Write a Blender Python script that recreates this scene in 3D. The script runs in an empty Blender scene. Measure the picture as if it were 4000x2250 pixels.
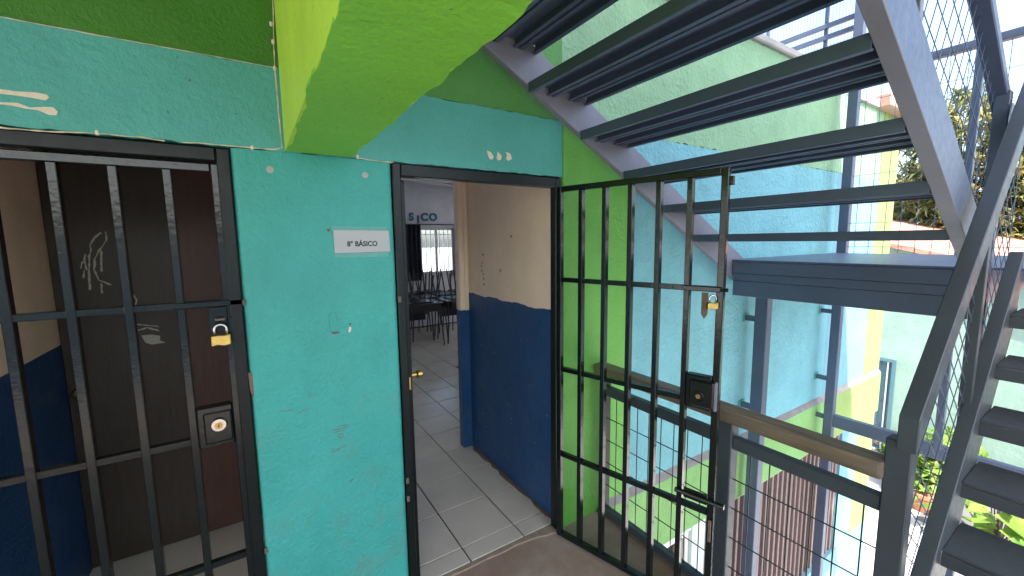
import bpy, bmesh, math, random
from mathutils import Vector, Matrix
random.seed(7)
R = math.radians
S = bpy.context.scene
COL = S.collection

# ------------------------------------------------------------------ camera
YAW, PITCH, ROLL, FPX = R(32.433), R(6.554), R(-0.7205), 1031.43 / 2576
fwd = Vector((math.sin(YAW) * math.cos(PITCH), math.cos(YAW) * math.cos(PITCH), -math.sin(PITCH)))
rgt = Vector((math.cos(YAW), -math.sin(YAW), 0))
upv = rgt.cross(fwd)
r2 = math.cos(ROLL) * rgt + math.sin(ROLL) * upv
u2 = -math.sin(ROLL) * rgt + math.cos(ROLL) * upv
cd = bpy.data.cameras.new('camera')
cam = bpy.data.objects.new('camera', cd)
COL.objects.link(cam)
mw = Matrix((r2, u2, -fwd)).transposed().to_4x4()
mw.translation = (0, 0, 1.72)
cam.matrix_world = mw
cd.sensor_width = 36
cd.lens = FPX * 36
cd.clip_start = 0.02
cd.clip_end = 2000
S.camera = cam

# ------------------------------------------------------------------ sky and sun
SUN_EL = R(54)
TX, TY = 0.36, 0.933            # horizontal direction in which the sunlight travels
w = bpy.data.worlds.new('World')
S.world = w
w.use_nodes = True
nt = w.node_tree
bg = nt.nodes['Background']
sky = nt.nodes.new('ShaderNodeTexSky')
sky.sky_type = 'NISHITA'
sky.sun_disc = False
sky.sun_elevation = SUN_EL
sky.sun_rotation = math.atan2(-TX, -TY)
sky.air_density = 1.0
sky.dust_density = 3.0
sky.ozone_density = 0.6
nt.links.new(sky.outputs[0], bg.inputs[0])
bg.inputs[1].default_value = 0.15
sl = bpy.data.lights.new('sun', 'SUN')
sl.energy = 3.3
sl.angle = R(0.53)
sl.color = (1, 0.95, 0.87)
so = bpy.data.objects.new('sun', sl)
COL.objects.link(so)
sd = Vector((TX * math.cos(SUN_EL), TY * math.cos(SUN_EL), -math.sin(SUN_EL)))
so.rotation_euler = sd.to_track_quat('-Z', 'Y').to_euler()
so.location = (-6, -12, 20)
S.view_settings.view_transform = 'Standard'
S.view_settings.look = 'None'
S.view_settings.gamma = 1
S.view_settings.use_curve_mapping = False
S.view_settings.exposure = 2.2
S.render.engine = 'CYCLES'
S.cycles.use_denoising = True
S.cycles.max_bounces = 10
S.cycles.diffuse_bounces = 6
S.cycles.sample_clamp_indirect = 8


# ------------------------------------------------------------------ materials
def srgb(*c):
    return tuple((x / 255 / 12.92 if x / 255 <= .04045 else ((x / 255 + .055) / 1.055) ** 2.4) for x in c)


def newmat(name):
    m = bpy.data.materials.new(name)
    m.use_nodes = True
    n = m.node_tree.nodes
    return m, n, m.node_tree.links, n['Principled BSDF']


def N(n, t, **k):
    x = n.new(t)
    for a, v in k.items():
        if a.startswith('i_'):
            x.inputs[a[2:].replace('_', ' ')].default_value = v
        else:
            setattr(x, a, v)
    return x


def noise(n, l, scale, detail=4, rough=.55, vec=None, stretch=None):
    geo = n.new('ShaderNodeNewGeometry')
    out = geo.outputs['Position']
    if stretch:
        mp = n.new('ShaderNodeMapping')
        mp.inputs['Scale'].default_value = stretch
        l.new(out, mp.inputs[0])
        out = mp.outputs[0]
    t = n.new('ShaderNodeTexNoise')
    t.inputs['Scale'].default_value = scale
    t.inputs['Detail'].default_value = detail
    t.inputs['Roughness'].default_value = rough
    l.new(out, t.inputs['Vector'])
    return t.outputs['Fac']


def ramp(n, l, fac, a, b, ca=(0, 0, 0, 1), cb=(1, 1, 1, 1)):
    r = n.new('ShaderNodeValToRGB')
    r.color_ramp.elements[0].position = a
    r.color_ramp.elements[1].position = b
    r.color_ramp.elements[0].color = ca
    r.color_ramp.elements[1].color = cb
    l.new(fac, r.inputs[0])
    return r.outputs[0]


def mix(n, l, fac, a, b, mode='MIX'):
    m = n.new('ShaderNodeMix')
    m.data_type = 'RGBA'
    m.blend_type = mode
    for sock, v in ((m.inputs[0], fac), (m.inputs[6], a), (m.inputs[7], b)):
        if hasattr(v, 'is_output'):
            l.new(v, sock)
        elif isinstance(v, tuple):
            sock.default_value = v if len(v) == 4 else (*v, 1)
        else:
            sock.default_value = v
    return m.outputs[2]


def bump(n, l, p, h, strength, dist, prev=None):
    b = n.new('ShaderNodeBump')
    b.inputs['Strength'].default_value = strength
    b.inputs['Distance'].default_value = dist
    l.new(h, b.inputs['Height'])
    if prev is not None:
        l.new(prev, b.inputs['Normal'])
    l.new(b.outputs[0], p.inputs['Normal'])
    return b.outputs[0]


def plaster(name, col, lump=1.0, rough=.55, stain=.5, fine=60, chips=True, grime=0):
    m, n, l, p = newmat(name)
    big = noise(n, l, 2.2, 5)
    dark = tuple(c * .72 for c in col)
    lite = tuple(min(1, c * 1.12 + .01) for c in col)
    c = mix(n, l, ramp(n, l, big, .3, .7), (*dark, 1), (*lite, 1))
    c = mix(n, l, stain, (*col, 1), c)
    # fine streaks of dirt running down
    st = noise(n, l, 9, 3, stretch=(1, 1, .12))
    c = mix(n, l, ramp(n, l, st, .62, .8, cb=(.22, .22, .22, 1)), c, (*(x * .5 for x in col), 1))
    # roller and brush marks, patched areas
    rl_ = noise(n, l, 5, 5, .6, stretch=(1, 1, .35))
    c = mix(n, l, ramp(n, l, rl_, .42, .62, cb=(.16, .16, .16, 1)), c, (*(min(1, x * 1.25 + .015) for x in col), 1))
    sp = noise(n, l, 120, 3, .6)
    c = mix(n, l, ramp(n, l, sp, .3, .75, cb=(.22, .22, .22, 1)), c, (*(x * .62 for x in col), 1))
    if grime:
        gp = n.new('ShaderNodeNewGeometry')
        sx = n.new('ShaderNodeSeparateXYZ')
        l.new(gp.outputs['Position'], sx.inputs[0])
        mr = n.new('ShaderNodeMapRange')
        l.new(sx.outputs[2], mr.inputs[0])
        mr.inputs[1].default_value = 1.35
        mr.inputs[2].default_value = .5
        gr = mix(n, l, 1.0, ramp(n, l, noise(n, l, 4.5, 6, .68), .5, .74), mr.outputs[0], 'MULTIPLY')
        gm = n.new('ShaderNodeMath')
        gm.operation = 'MULTIPLY'
        gm.inputs[1].default_value = grime
        l.new(gr, gm.inputs[0])
        c = mix(n, l, gm.outputs[0], c, (.12, .17, .14, 1))
    if chips:
        ch = noise(n, l, 55, 2, .4)
        c = mix(n, l, ramp(n, l, ch, .765, .785), c, (*(x * .35 + .02 for x in col), 1))
    l.new(c, p.inputs['Base Color'])
    p.inputs['Roughness'].default_value = rough
    a = bump(n, l, p, noise(n, l, 7, 3), .5 * lump, .022)
    b = bump(n, l, p, noise(n, l, fine, 4, .6), .7 * lump, .008, a)
    v = n.new('ShaderNodeTexVoronoi')
    v.inputs['Scale'].default_value = 26
    g = n.new('ShaderNodeNewGeometry')
    l.new(g.outputs['Position'], v.inputs['Vector'])
    bump(n, l, p, ramp(n, l, v.outputs['Distance'], .04, .16), .25 * lump, .004, b)
    return m


def metal_paint(name, col, rough=.3, rust=.3, wear=(.20, .12, .08), spec=.5, chip=0):
    m, n, l, p = newmat(name)
    f = noise(n, l, 14, 6, .65)
    c = mix(n, l, ramp(n, l, f, .66, .74, cb=(rust, rust, rust, 1)), (*col, 1), (*wear, 1))
    g = noise(n, l, 3, 4)
    c = mix(n, l, ramp(n, l, g, .35, .75, cb=(.35, .35, .35, 1)), c, (*(x * 1.7 + .001 for x in col), 1))
    if chip:
        q = noise(n, l, 38, 5, .7)
        c = mix(n, l, ramp(n, l, q, .70, .73, cb=(chip, chip, chip, 1)), c, (.30, .27, .25, 1))
        d = noise(n, l, 6, 6, .7, stretch=(1, 1, .3))
        c = mix(n, l, ramp(n, l, d, .5, .8, cb=(.5, .5, .5, 1)), c, (*(x * .55 + .03 for x in col), 1))
    p.inputs['Specular IOR Level'].default_value = spec
    l.new(c, p.inputs['Base Color'])
    rr = n.new('ShaderNodeMapRange')
    l.new(noise(n, l, 30, 4), rr.inputs[0])
    rr.inputs[3].default_value = rough * .7
    rr.inputs[4].default_value = rough * 1.5
    l.new(rr.outputs[0], p.inputs['Roughness'])
    bump(n, l, p, noise(n, l, 45, 3), .25, .003)
    return m


def simple(name, col, rough=.5, metal=0, var=.15, scale=20, bmp=.1):
    m, n, l, p = newmat(name)
    f = noise(n, l, scale, 4)
    c = mix(n, l, f, (*(x * (1 - var) for x in col), 1), (*(min(1, x * (1 + var)) for x in col), 1))
    l.new(c, p.inputs['Base Color'])
    p.inputs['Roughness'].default_value = rough
    p.inputs['Metallic'].default_value = metal
    if bmp:
        bump(n, l, p, noise(n, l, scale * 3, 3), bmp, .003)
    return m


def wood(name, a, b, axis=(12, 1, 12), rough=.5, scale=5, dust=.6):
    m, n, l, p = newmat(name)
    f = noise(n, l, scale, 8, .7, stretch=axis)
    c = mix(n, l, ramp(n, l, f, .35, .68), (*a, 1), (*b, 1))
    k = noise(n, l, 2.5, 4)
    c = mix(n, l, ramp(n, l, k, .45, .7, cb=(dust, dust, dust, 1)), c, (.2, .19, .18, 1))
    l.new(c, p.inputs['Base Color'])
    p.inputs['Roughness'].default_value = rough
    bump(n, l, p, f, .4, .004)
    return m


def concrete(name, a, b, rough=.8, scale=2.5, stain=None):
    m, n, l, p = newmat(name)
    c = mix(n, l, ramp(n, l, noise(n, l, scale, 7, .62), .3, .7), (*a, 1), (*b, 1))
    if stain:
        c = mix(n, l, ramp(n, l, noise(n, l, 1.3, 5, .6), .45, .62, cb=(.8, .8, .8, 1)), c, (*stain, 1))
    d = noise(n, l, 60, 2, .5)
    c = mix(n, l, ramp(n, l, d, .7, .76, cb=(.6, .6, .6, 1)), c, (*(x * .4 for x in a), 1))
    l.new(c, p.inputs['Base Color'])
    p.inputs['Roughness'].default_value = rough
    q = bump(n, l, p, noise(n, l, 12, 5), .3, .01)
    bump(n, l, p, noise(n, l, 90, 4), .35, .004, q)
    return m


def leafmat(name, a, b, rough=.5):
    m, n, l, p = newmat(name)
    oi = n.new('ShaderNodeObjectInfo')
    f = noise(n, l, 3.5, 3)
    c = mix(n, l, ramp(n, l, f, .35, .65), (*a, 1), (*b, 1))
    l.new(c, p.inputs['Base Color'])
    p.inputs['Roughness'].default_value = rough
    tr = n.new('ShaderNodeBsdfTranslucent')
    l.new(c, tr.inputs[0])
    ms = n.new('ShaderNodeMixShader')
    ms.inputs[0].default_value = .3
    l.new(p.outputs[0], ms.inputs[1])
    l.new(tr.outputs[0], ms.inputs[2])
    l.new(ms.outputs[0], n['Material Output'].inputs[0])
    return m


def glass(name):
    m, n, l, p = newmat(name)
    t = n.new('ShaderNodeBsdfTransparent')
    g = n.new('ShaderNodeBsdfGlossy')
    g.inputs['Roughness'].default_value = .03
    fr = n.new('ShaderNodeFresnel')
    ms = n.new('ShaderNodeMixShader')
    t.inputs[0].default_value = (.93, .95, .95, 1)
    l.new(fr.outputs[0], ms.inputs[0])
    l.new(t.outputs[0], ms.inputs[1])
    l.new(g.outputs[0], ms.inputs[2])
    l.new(ms.outputs[0], n['Material Output'].inputs[0])
    return m


TEAL = (.037, .335, .285)
M = {
    'teal': plaster('turquoise_paint', TEAL, .9, grime=.55),
    'teal2': plaster('turquoise_beam_paint', (.062, .335, .30), .85),
    'teal_out': plaster('turquoise_stucco', (.17, .44, .50), 2.2, .75, fine=45),
    'blue_out': plaster('light_blue_stucco', (.15, .33, .41), 1.2, .75, fine=45),
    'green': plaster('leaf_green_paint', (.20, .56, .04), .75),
    'green_col': plaster('column_green_paint', (.13, .41, .06), 1.2),
    'green_band': plaster('green_band_stucco', (.20, .42, .13), 1.9, .75, fine=45),
    'green_dark': plaster('deep_green_paint', (.034, .165, .004), .85),
    'green_daylit': plaster('daylit_green_paint', (.062, .24, .036), .9),  # upper wall green right of the beam, brightened in colour for daylight
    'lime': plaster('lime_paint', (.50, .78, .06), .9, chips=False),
    'green_out': plaster('veiled_green_stucco', (.23, .42, .25), 2.0, .75, fine=45),  # same green wall; the glare veil's paleness is mixed into this stucco colour
    'lime_out': plaster('pale_lime_stucco', (.22, .32, .095), 1.2, .75),
    'mint': plaster('mint_stucco', (.24, .36, .305), .8, .8, chips=False),
    'white': plaster('off_white_stucco', (.62, .72, .72), 1.0, .8),
    'beige': plaster('beige_paint', (.84, .67, .51), .5),
    'navy': plaster('navy_gloss_paint', (.004, .055, .165), .7, .42, grime=.2),
    'room': plaster('pale_grey_room_paint', (.78, .78, .84), .4),
    'black': metal_paint('black_gloss_gate_paint', (.0045, .0075, .0075), .15, .12, spec=.45),
    'black2': metal_paint('black_frame_paint', (.004, .007, .007), .3, .2, spec=.3),
    'steel': metal_paint('navy_stair_paint', (.062, .082, .135), .38, .3, (.16, .12, .10), chip=.5),
    'steel_dk': metal_paint('charcoal_rail_paint', (.040, .050, .060), .42, .35, (.15, .12, .10), chip=.6),
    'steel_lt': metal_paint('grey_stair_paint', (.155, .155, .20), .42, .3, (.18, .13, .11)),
    'wood': wood('weathered_timber', (.20, .145, .095), (.09, .066, .048), (9, .7, 9)),
    'brown': wood('dark_brown_door_wood', (.034, .022, .010), (.022, .014, .007), (9, 9, .8), .5, dust=.05),
    'redbrown': wood('red_brown_door_wood', (.075, .028, .014), (.05, .019, .010), (9, 9, .8), .5, dust=.05),
    'tile': simple('grey_glazed_floor_tile', (.50, .47, .405), .2, 0, .22, 3.5, .08),
    'grout': simple('dark_grout', (.035, .033, .03), .9),
    'floor': concrete('brown_stained_concrete', (.26, .20, .16), (.38, .31, .26), .75, 3, (.19, .12, .08)),
    'conc': concrete('grey_concrete', (.28, .27, .27), (.40, .39, .38)),
    'ledge': concrete('rough_ledge_concrete', (.22, .21, .20), (.34, .32, .31), .9, 9),
    'ground': concrete('pale_courtyard_concrete', (.42, .41, .39), (.55, .54, .52), .85, .8),
    'asphalt': concrete('grey_asphalt', (.10, .10, .105), (.15, .15, .155), .9, 2),
    'ceil': simple('dark_ceiling_panel', (.2, .2, .21), .8),
    'whitem': simple('white_painted_steel', (.75, .75, .75), .4),
    'sign': simple('grey_plastic_sign', (.36, .375, .37), .4, 0, .06, 12, 0),
    'ink': simple('black_print', (.012, .01, .008), .6, 0, 0, 5, 0),
    'glue': plaster('dull_glue_stain', (.10, .34, .30), .6),
    'brass': simple('worn_brass', (.62, .44, .13), .3, 1, .3, 60, .2),
    'chrome': simple('shackle_steel', (.6, .6, .6), .2, 1, .1, 60, 0),
    'chalk': simple('chalk_mark', (.36, .36, .31), .9, 0, .3, 90, 0),
    'plasterchip': simple('bare_cream_plaster', (.66, .58, .46), .9, 0, .15, 60, .3),
    'crack': simple('cracked_cream_filler', (.55, .48, .34), .9, 0, .5, 60, .5),
    'plug': simple('grey_wall_plug', (.34, .36, .33), .8),
    'rusty': simple('rusty_plate', (.14, .09, .07), .7, 0, .5, 60, .4),
    'bar_pink': simple('dusty_brown_bar', (.20, .145, .14), .6, 0, .25),
    'pink': simple('pale_pink_wall', (.68, .56, .54), .8, 0, .15, 6, .1),
    'curtain': simple('dark_curtain_cloth', (.030, .032, .05), .9, 0, .3, 14),
    'sheer': simple('pale_sheer_cloth', (.62, .55, .60), .8),
    'letter': simple('blue_card_letter', (.05, .20, .30), .7),
    'desk': simple('dark_desk_top', (.06, .05, .05), .25),
    'desk_box': simple('dark_desk_box', (.035, .025, .025), .6),
    'leg': simple('grey_tube_leg', (.05, .05, .055), .35, .2),
    'chair': simple('black_plastic_chair', (.025, .025, .032), .3),
    'rooftile': simple('red_clay_tile', (.50, .22, .15), .8, 0, .3, 9),
    'door_blue': simple('teal_metal_door', (.07, .16, .19), .4),
    'bark': wood('tree_bark', (.12, .09, .06), (.06, .045, .03), (6, 6, 1), .9),
    'leafA': leafmat('yellow_green_blades', (.13, .15, .04), (.46, .46, .17)),
    'leafB': leafmat('dark_green_blades', (.05, .07, .025), (.20, .22, .09)),
    'leafC': leafmat('bright_garden_leaves', (.07, .16, .02), (.25, .36, .06)),
    'pot': simple('terracotta_pot', (.42, .17, .09), .8),
    'glass': glass('window_glass'),
    'mortar': concrete('crumbling_brown_mortar', (.20, .15, .11), (.30, .24, .18), .9, 14),
    'dark': simple('dark_opening', (.02, .02, .022), .8),
    'brownfascia': simple('rusty_pink_fascia', (.40, .24, .19), .8, 0, .25, 8),
}


# ------------------------------------------------------------------ builders
LOC = {}


def thing(name, label, cat, loc=(0, 0, 0), group=None, rz=0, local=False):
    o = bpy.data.objects.new(name, None)
    COL.objects.link(o)
    o.empty_display_size = .1
    o.location = loc
    o.rotation_euler = (0, 0, rz)
    o['label'] = label
    o['category'] = cat
    if group:
        o['group'] = group
    LOC[o.name] = Vector((0, 0, 0)) if local else Vector(loc)
    return o


def tag(o, label, cat, group=None, kind=None):
    if label:
        o['label'] = label
    if cat:
        o['category'] = cat
    if group:
        o['group'] = group
    if kind:
        o['kind'] = kind
    return o


class MB:
    def __init__(s):
        s.v = []
        s.f = []

    def add(s, vs, fs):
        k = len(s.v)
        s.v += [Vector(x) for x in vs]
        s.f += [tuple(i + k for i in f) for f in fs]
        return s

    def box(s, x0, x1, y0, y1, z0, z1):
        return s.add([(x0, y0, z0), (x1, y0, z0), (x1, y1, z0), (x0, y1, z0), (x0, y0, z1), (x1, y0, z1), (x1, y1, z1), (x0, y1, z1)],
                     [(0, 3, 2, 1), (4, 5, 6, 7), (0, 1, 5, 4), (1, 2, 6, 5), (2, 3, 7, 6), (3, 0, 4, 7)])

    def bar(s, a, b, w, h, up=(0, 0, 1)):
        a, b = Vector(a), Vector(b)
        d = (b - a).normalized()
        up = Vector(up)
        sx = d.cross(up)
        if sx.length < 1e-4:
            sx = d.cross(Vector((1, 0, 0)))
        sx.normalize()
        su = sx.cross(d).normalized()
        vs = []
        for p in (a, b):
            for i, j in ((-1, -1), (1, -1), (1, 1), (-1, 1)):
                vs.append(p + sx * (i * w / 2) + su * (j * h / 2))
        return s.add(vs, [(0, 1, 2, 3), (7, 6, 5, 4), (0, 4, 5, 1), (1, 5, 6, 2), (2, 6, 7, 3), (3, 7, 4, 0)])

    def tube(s, path, r, n=8, cap=True):
        path = [Vector(p) for p in path]
        rs = r if isinstance(r, (list, tuple)) else [r] * len(path)
        rings = []
        ref = None
        for i, p in enumerate(path):
            d = (path[min(i + 1, len(path) - 1)] - path[max(i - 1, 0)]).normalized()
            if ref is None:
                ref = Vector((0, 0, 1)) if abs(d.z) < .9 else Vector((1, 0, 0))
            x = d.cross(ref).normalized()
            y = x.cross(d).normalized()
            ref = y
            rings.append([p + (x * math.cos(t) + y * math.sin(t)) * rs[i] for t in [2 * math.pi * k / n for k in range(n)]])
        vs = [q for ring in rings for q in ring]
        fs = []
        for i in range(len(path) - 1):
            for k in range(n):
                a, b = i * n + k, i * n + (k + 1) % n
                fs.append((a, b, b + n, a + n))
        if cap:
            fs.append(tuple(range(n - 1, -1, -1)))
            fs.append(tuple((len(path) - 1) * n + k for k in range(n)))
        return s.add(vs, fs)

    def poly_xz(s, pts, y0, y1):
        n = len(pts)
        vs = [(x, y0, z) for x, z in pts] + [(x, y1, z) for x, z in pts]
        fs = [tuple(range(n)), tuple(range(2 * n - 1, n - 1, -1))] + [(i, i + n, (i + 1) % n + n, (i + 1) % n) for i in range(n)]
        return s.add(vs, fs)

    def poly_xy(s, pts, z0, z1):
        n = len(pts)
        vs = [(x, y, z0) for x, y in pts] + [(x, y, z1) for x, y in pts]
        fs = [tuple(range(n - 1, -1, -1)), tuple(range(n, 2 * n))] + [(i, (i + 1) % n, (i + 1) % n + n, i + n) for i in range(n)]
        return s.add(vs, fs)

    def disc(s, c, r, axis, depth, n=20, r2=None):
        c, a = Vector(c), Vector(axis).normalized()
        return s.tube([c, c + a * depth], [r, r if r2 is None else r2], n)

    def build(s, name, mat, parent=None, bevel=0, smooth=False, seg=1, fixn=True):
        off = LOC.get(parent.name, Vector((0, 0, 0))) if parent is not None else Vector((0, 0, 0))
        me = bpy.data.meshes.new(name)
        me.from_pydata([tuple(x - off) for x in s.v], [], s.f)
        if bevel or fixn:
            bm = bmesh.new()
            bm.from_mesh(me)
            if fixn:
                bmesh.ops.recalc_face_normals(bm, faces=bm.faces)
            if bevel:
                bmesh.ops.bevel(bm, geom=bm.edges[:], offset=bevel, segments=seg, affect='EDGES', profile=.7)
            bm.to_mesh(me)
            bm.free()
        me.materials.append(M[mat] if isinstance(mat, str) else mat)
        if smooth:
            for p in me.polygons:
                p.use_smooth = True
        o = bpy.data.objects.new(name, me)
        COL.objects.link(o)
        if parent is not None:
            o.parent = parent
            LOC[o.name] = off
        return o


def box(name, mat, parent, x0, x1, y0, y1, z0, z1, bevel=0, **k):
    return MB().box(x0, x1, y0, y1, z0, z1).build(name, mat, parent, bevel, **k)


def bar(name, mat, parent, a, b, w, h, bevel=.002, **k):
    return MB().bar(a, b, w, h, **k).build(name, mat, parent, bevel)


def struct(o):
    o['kind'] = 'structure'
    return o


def rough_edge_box(x0, x1, y0, y1, z0, z1, step=.03, amp=.004, seed=1):
    """a wall band with hand-painted wavy front edges (real geometry)"""
    rnd = random.Random(seed)
    n = max(2, int((x1 - x0) / step))
    xs = [x0 + (x1 - x0) * i / n for i in range(n + 1)]
    lo = [z0 + rnd.uniform(-amp, amp) for _ in xs]
    hi = [z1 + rnd.uniform(-amp, amp) for _ in xs]
    m = MB()
    vs, fs = [], []
    for i, x in enumerate(xs):
        vs += [(x, y0, lo[i]), (x, y0, hi[i]), (x, y1, lo[i]), (x, y1, hi[i])]
    for i in range(n):
        a, b = 4 * i, 4 * i + 4
        fs += [(a, b, b + 1, a + 1), (a + 2, a + 3, b + 3, b + 2), (a, a + 2, b + 2, b), (a + 1, b + 1, b + 3, a + 3)]
    fs += [(0, 1, 3, 2), (4 * n, 4 * n + 2, 4 * n + 3, 4 * n + 1)]
    return m.add(vs, fs)


# ================================================================== THE SETTING
YW = 1.78          # front face of the wall
g = MB().add([(-300, -300, -2.8), (400, -300, -2.8), (400, 300, -2.8), (-300, 300, -2.8)], [(0, 1, 2, 3)]).build('ground', 'ground')
struct(g)
struct(MB().box(8.7, 60, -40, 1.7, -2.83, -2.795).build('courtyard_paving', 'asphalt'))
fl = struct(MB().box(-6, 1.745, -2.6, 1.83, -.25, 0).build('landing_floor', 'floor'))
box('edge_angle', 'rusty', fl, 1.746, 1.775, .47, 1.775, -.09, .012)
MB().poly_xy([(.42, 1.806), (.6, 1.803), (.74, 1.809), (.86, 1.804), (.97, 1.807), (1.06, 1.80), (1.15, 1.805), (1.24, 1.797), (1.3, 1.79), (1.345, 1.772), (1.385, 1.768), (1.41, 1.757), (1.419, 1.80), (1.419, 1.829), (.42, 1.829)], .001, .011).build('mortar_lip', 'mortar', fl)
cf = struct(MB().box(-.1, 6.6, 1.831, 8.0, -.25, .004).build('classroom_floor', 'grout'))
# glazed tiles, one object each
tm = None
T = .345
k = 0
for i in range(-3, 11):
    for j in range(-1, 18):
        xa, ya = .885 + T * i, 1.95 + T * j
        x0, x1, y0, y1 = xa + .004, xa + T - .004, ya + .004, ya + T - .004
        y0 = max(y0, 1.836)
        if ya < 2.95:
            x0, x1 = max(x0, .56), min(x1, 1.458)
            if x1 - x0 < .02:
                continue
        elif not (-.1 < xa < .48 * ya):
            continue
        if y1 > 7.99:
            continue
        full = abs(x1 - x0 - T + .008) < 1e-4 and abs(y1 - y0 - T + .008) < 1e-4
        if full:
            if tm is None:
                o = MB().box(0, T - .008, 0, T - .008, 0, .009).build('tile', 'tile', cf, .0015)
                tm = o.data
            else:
                o = bpy.data.objects.new('tile', tm)
                COL.objects.link(o)
                o.parent = cf
            o.location = (x0, y0, .004 + random.uniform(-.0006, .0006))
            o.rotation_euler = (random.uniform(-.0015, .0015), random.uniform(-.0015, .0015), 0)
        else:
            MB().box(x0, x1, y0, y1, .004, .013).build('tile', 'tile', cf, .0015)
struct(box('recess_floor', 'tile', None, -.83, -.001, 1.83, 2.944, -.2, .006))

# ------------------------------------------------------------------ the school building
B = thing('school_building', 'turquoise and green plastered school wall with beams and barred openings', 'building', (0, YW, 0))


def rounded_pillar(name, mat, x0, x1, y0, y1, z0, z1, r=.022):
    pts = [(x1, y1), (x0, y1)]
    for k in range(6):
        a = math.pi / 2 * k / 5
        pts.append((x0 + r - r * math.cos(a), y0 + r - r * math.sin(a)))
    for k in range(6):
        a = math.pi / 2 * k / 5
        pts.append((x1 - r + r * math.sin(a), y0 + r - r * math.cos(a)))
    return MB().poly_xy(pts, z0, z1).build(name, mat, B)


rounded_pillar('pillar', 'teal', -.034, .533, YW, YW + .22, -.2, 2.058)
box('wall', 'teal', B, -6, -.935, YW, YW + .2, 0, 2.055)
rough_edge_box(-6, 1.462, YW - .005, YW + .2, 2.061, 2.352, .025, .0035, 3).build('lintel', 'teal2', B)
rough_edge_box(-6, .25, YW + .002, YW + .2, 2.354, 3.199, .05, .002, 4).build('upper_wall', 'green_dark', B)
rough_edge_box(.251, 1.463, YW + .002, YW + .2, 2.354, 3.199, .05, .003, 14).build('upper_wall', 'green_daylit', B)
box('column_edge', 'green_col', B, 1.466, 1.545, YW - .007, YW + .01, 0, 2.351, .004)
rounded_pillar('column', 'green_col', 1.464, 2.0, YW + .001, YW + .2, -.05, 2.352, .012)
# cross beam coming out of the wall over the passage
bx0, bx1, bz = .135, .375, 2.062
rnd = random.Random(5)
mbl, mbs = MB(), MB()
ys = [YW + .001 - .03 * i for i in range(0, 140)]
mbl.add([(bx0, ys[0], bz), (bx0, ys[-1], bz), (bx0, ys[-1], 2.95), (bx0, ys[0], 2.95)], [(0, 1, 2, 3)])
left, right = [], []
for y in ys:
    left.append((bx0 + .006 + .006 * math.sin(y * 5.3) + .004 * math.sin(y * 17) + rnd.uniform(-.003, .004), y))
    right.append((bx1 - .003 + .004 * math.sin(y * 23) + rnd.uniform(-.005, .004), y))
vs, fs = [], []
for a, b in zip(left, right):
    vs += [(a[0], a[1], bz), (b[0], b[1], bz), (a[0] + .002, a[1], bz + .012), (b[0] - .002, b[1], bz + .012)]
for i in range(len(ys) - 1):
    a, b = 4 * i, 4 * i + 4
    fs += [(a, a + 1, b + 1, b), (a + 1, a + 3, b + 3, b + 1), (a, b, b + 2, a + 2)]
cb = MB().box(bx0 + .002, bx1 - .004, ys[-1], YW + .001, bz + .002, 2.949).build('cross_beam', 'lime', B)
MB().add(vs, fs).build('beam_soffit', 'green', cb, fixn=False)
# wall beyond the railing, rough stucco, in horizontal paint bands
box('outer_wall', 'teal_out', B, 2.0, 5.0, YW, YW + .2, .05, 2.352)
rough_edge_box(1.464, 5.0, YW + .003, YW + .2, 2.356, 3.2, .03, .007, 9).build('outer_upper_wall', 'green_out', B)
box('parapet_coping', 'conc', B, -6, 5.02, YW - .03, YW + .24, 3.2, 3.26, .01)
box('outer_wall', 'blue_out', B, 5.002, 6.12, YW, YW + .2, .05, 2.352)  # sunlit stretch of the turquoise wall, its lit blue tone given as colour
box('outer_upper_wall', 'green_out', B, 5.002, 6.12, YW + .003, YW + .2, 2.356, 3.1)
box('paint_strip', 'lime_out', B, 6.122, 6.65, YW - .002, YW + .2, .05, 3.1)
box('outer_band', 'green_band', B, 1.79, 5.0, YW - .03, YW + .2, -.5, 0)
box('outer_band', 'lime_out', B, 5.002, 6.65, YW - .03, YW + .2, -.5, 0)  # same green band where the sun falls, its lime cast put in the colour
MB().add([(1.79, YW - .03, .0), (6.65, YW - .03, .0), (6.65, YW + .01, .052), (1.79, YW + .01, .052), (1.79, YW + .1, 0), (6.65, YW + .1, 0), (6.65, YW + .1, .052), (1.79, YW + .1, .052)],
         [(0, 1, 2, 3), (0, 4, 5, 1), (3, 2, 6, 7), (4, 7, 6, 5), (0, 3, 7, 4), (1, 5, 6, 2)]).build('ledge', 'ledge', B)
box('lower_wall', 'blue_out', B, 5.66, 6.12, YW, YW + .2, -2.02, -.502)
box('paint_strip', 'lime_out', B, 6.122, 6.65, YW - .002, YW + .2, -2.02, -.502)
box('plinth', 'blue_out', B, 2.96, 6.65, YW - .006, YW + .2, -2.8, -2.022)
MB().poly_xz([(2.78, -2.8), (2.95, -2.8), (2.95, -.502), (2.78, -.502)], YW - .008, YW + .2).build('lower_pillar', 'white', B)
box('lower_wall', 'white', B, 1.2, 2.2, YW, YW + .2, -2.8, -.502)
box('window_head', 'white', B, 2.2, 2.779, YW, YW + .2, -.56, -.502)
box('window_head', 'pink', B, 2.951, 5.659, YW, YW + .2, -.54, -.502)
# inside the ground floor
box('back_wall', 'pink', B, 1.2, 6.65, 3.2, 3.3, -2.8, -.35)
box('floor_slab', 'conc', B, 1.9, 6.65, YW + .2, 8.4, -.35, -.255)
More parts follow.
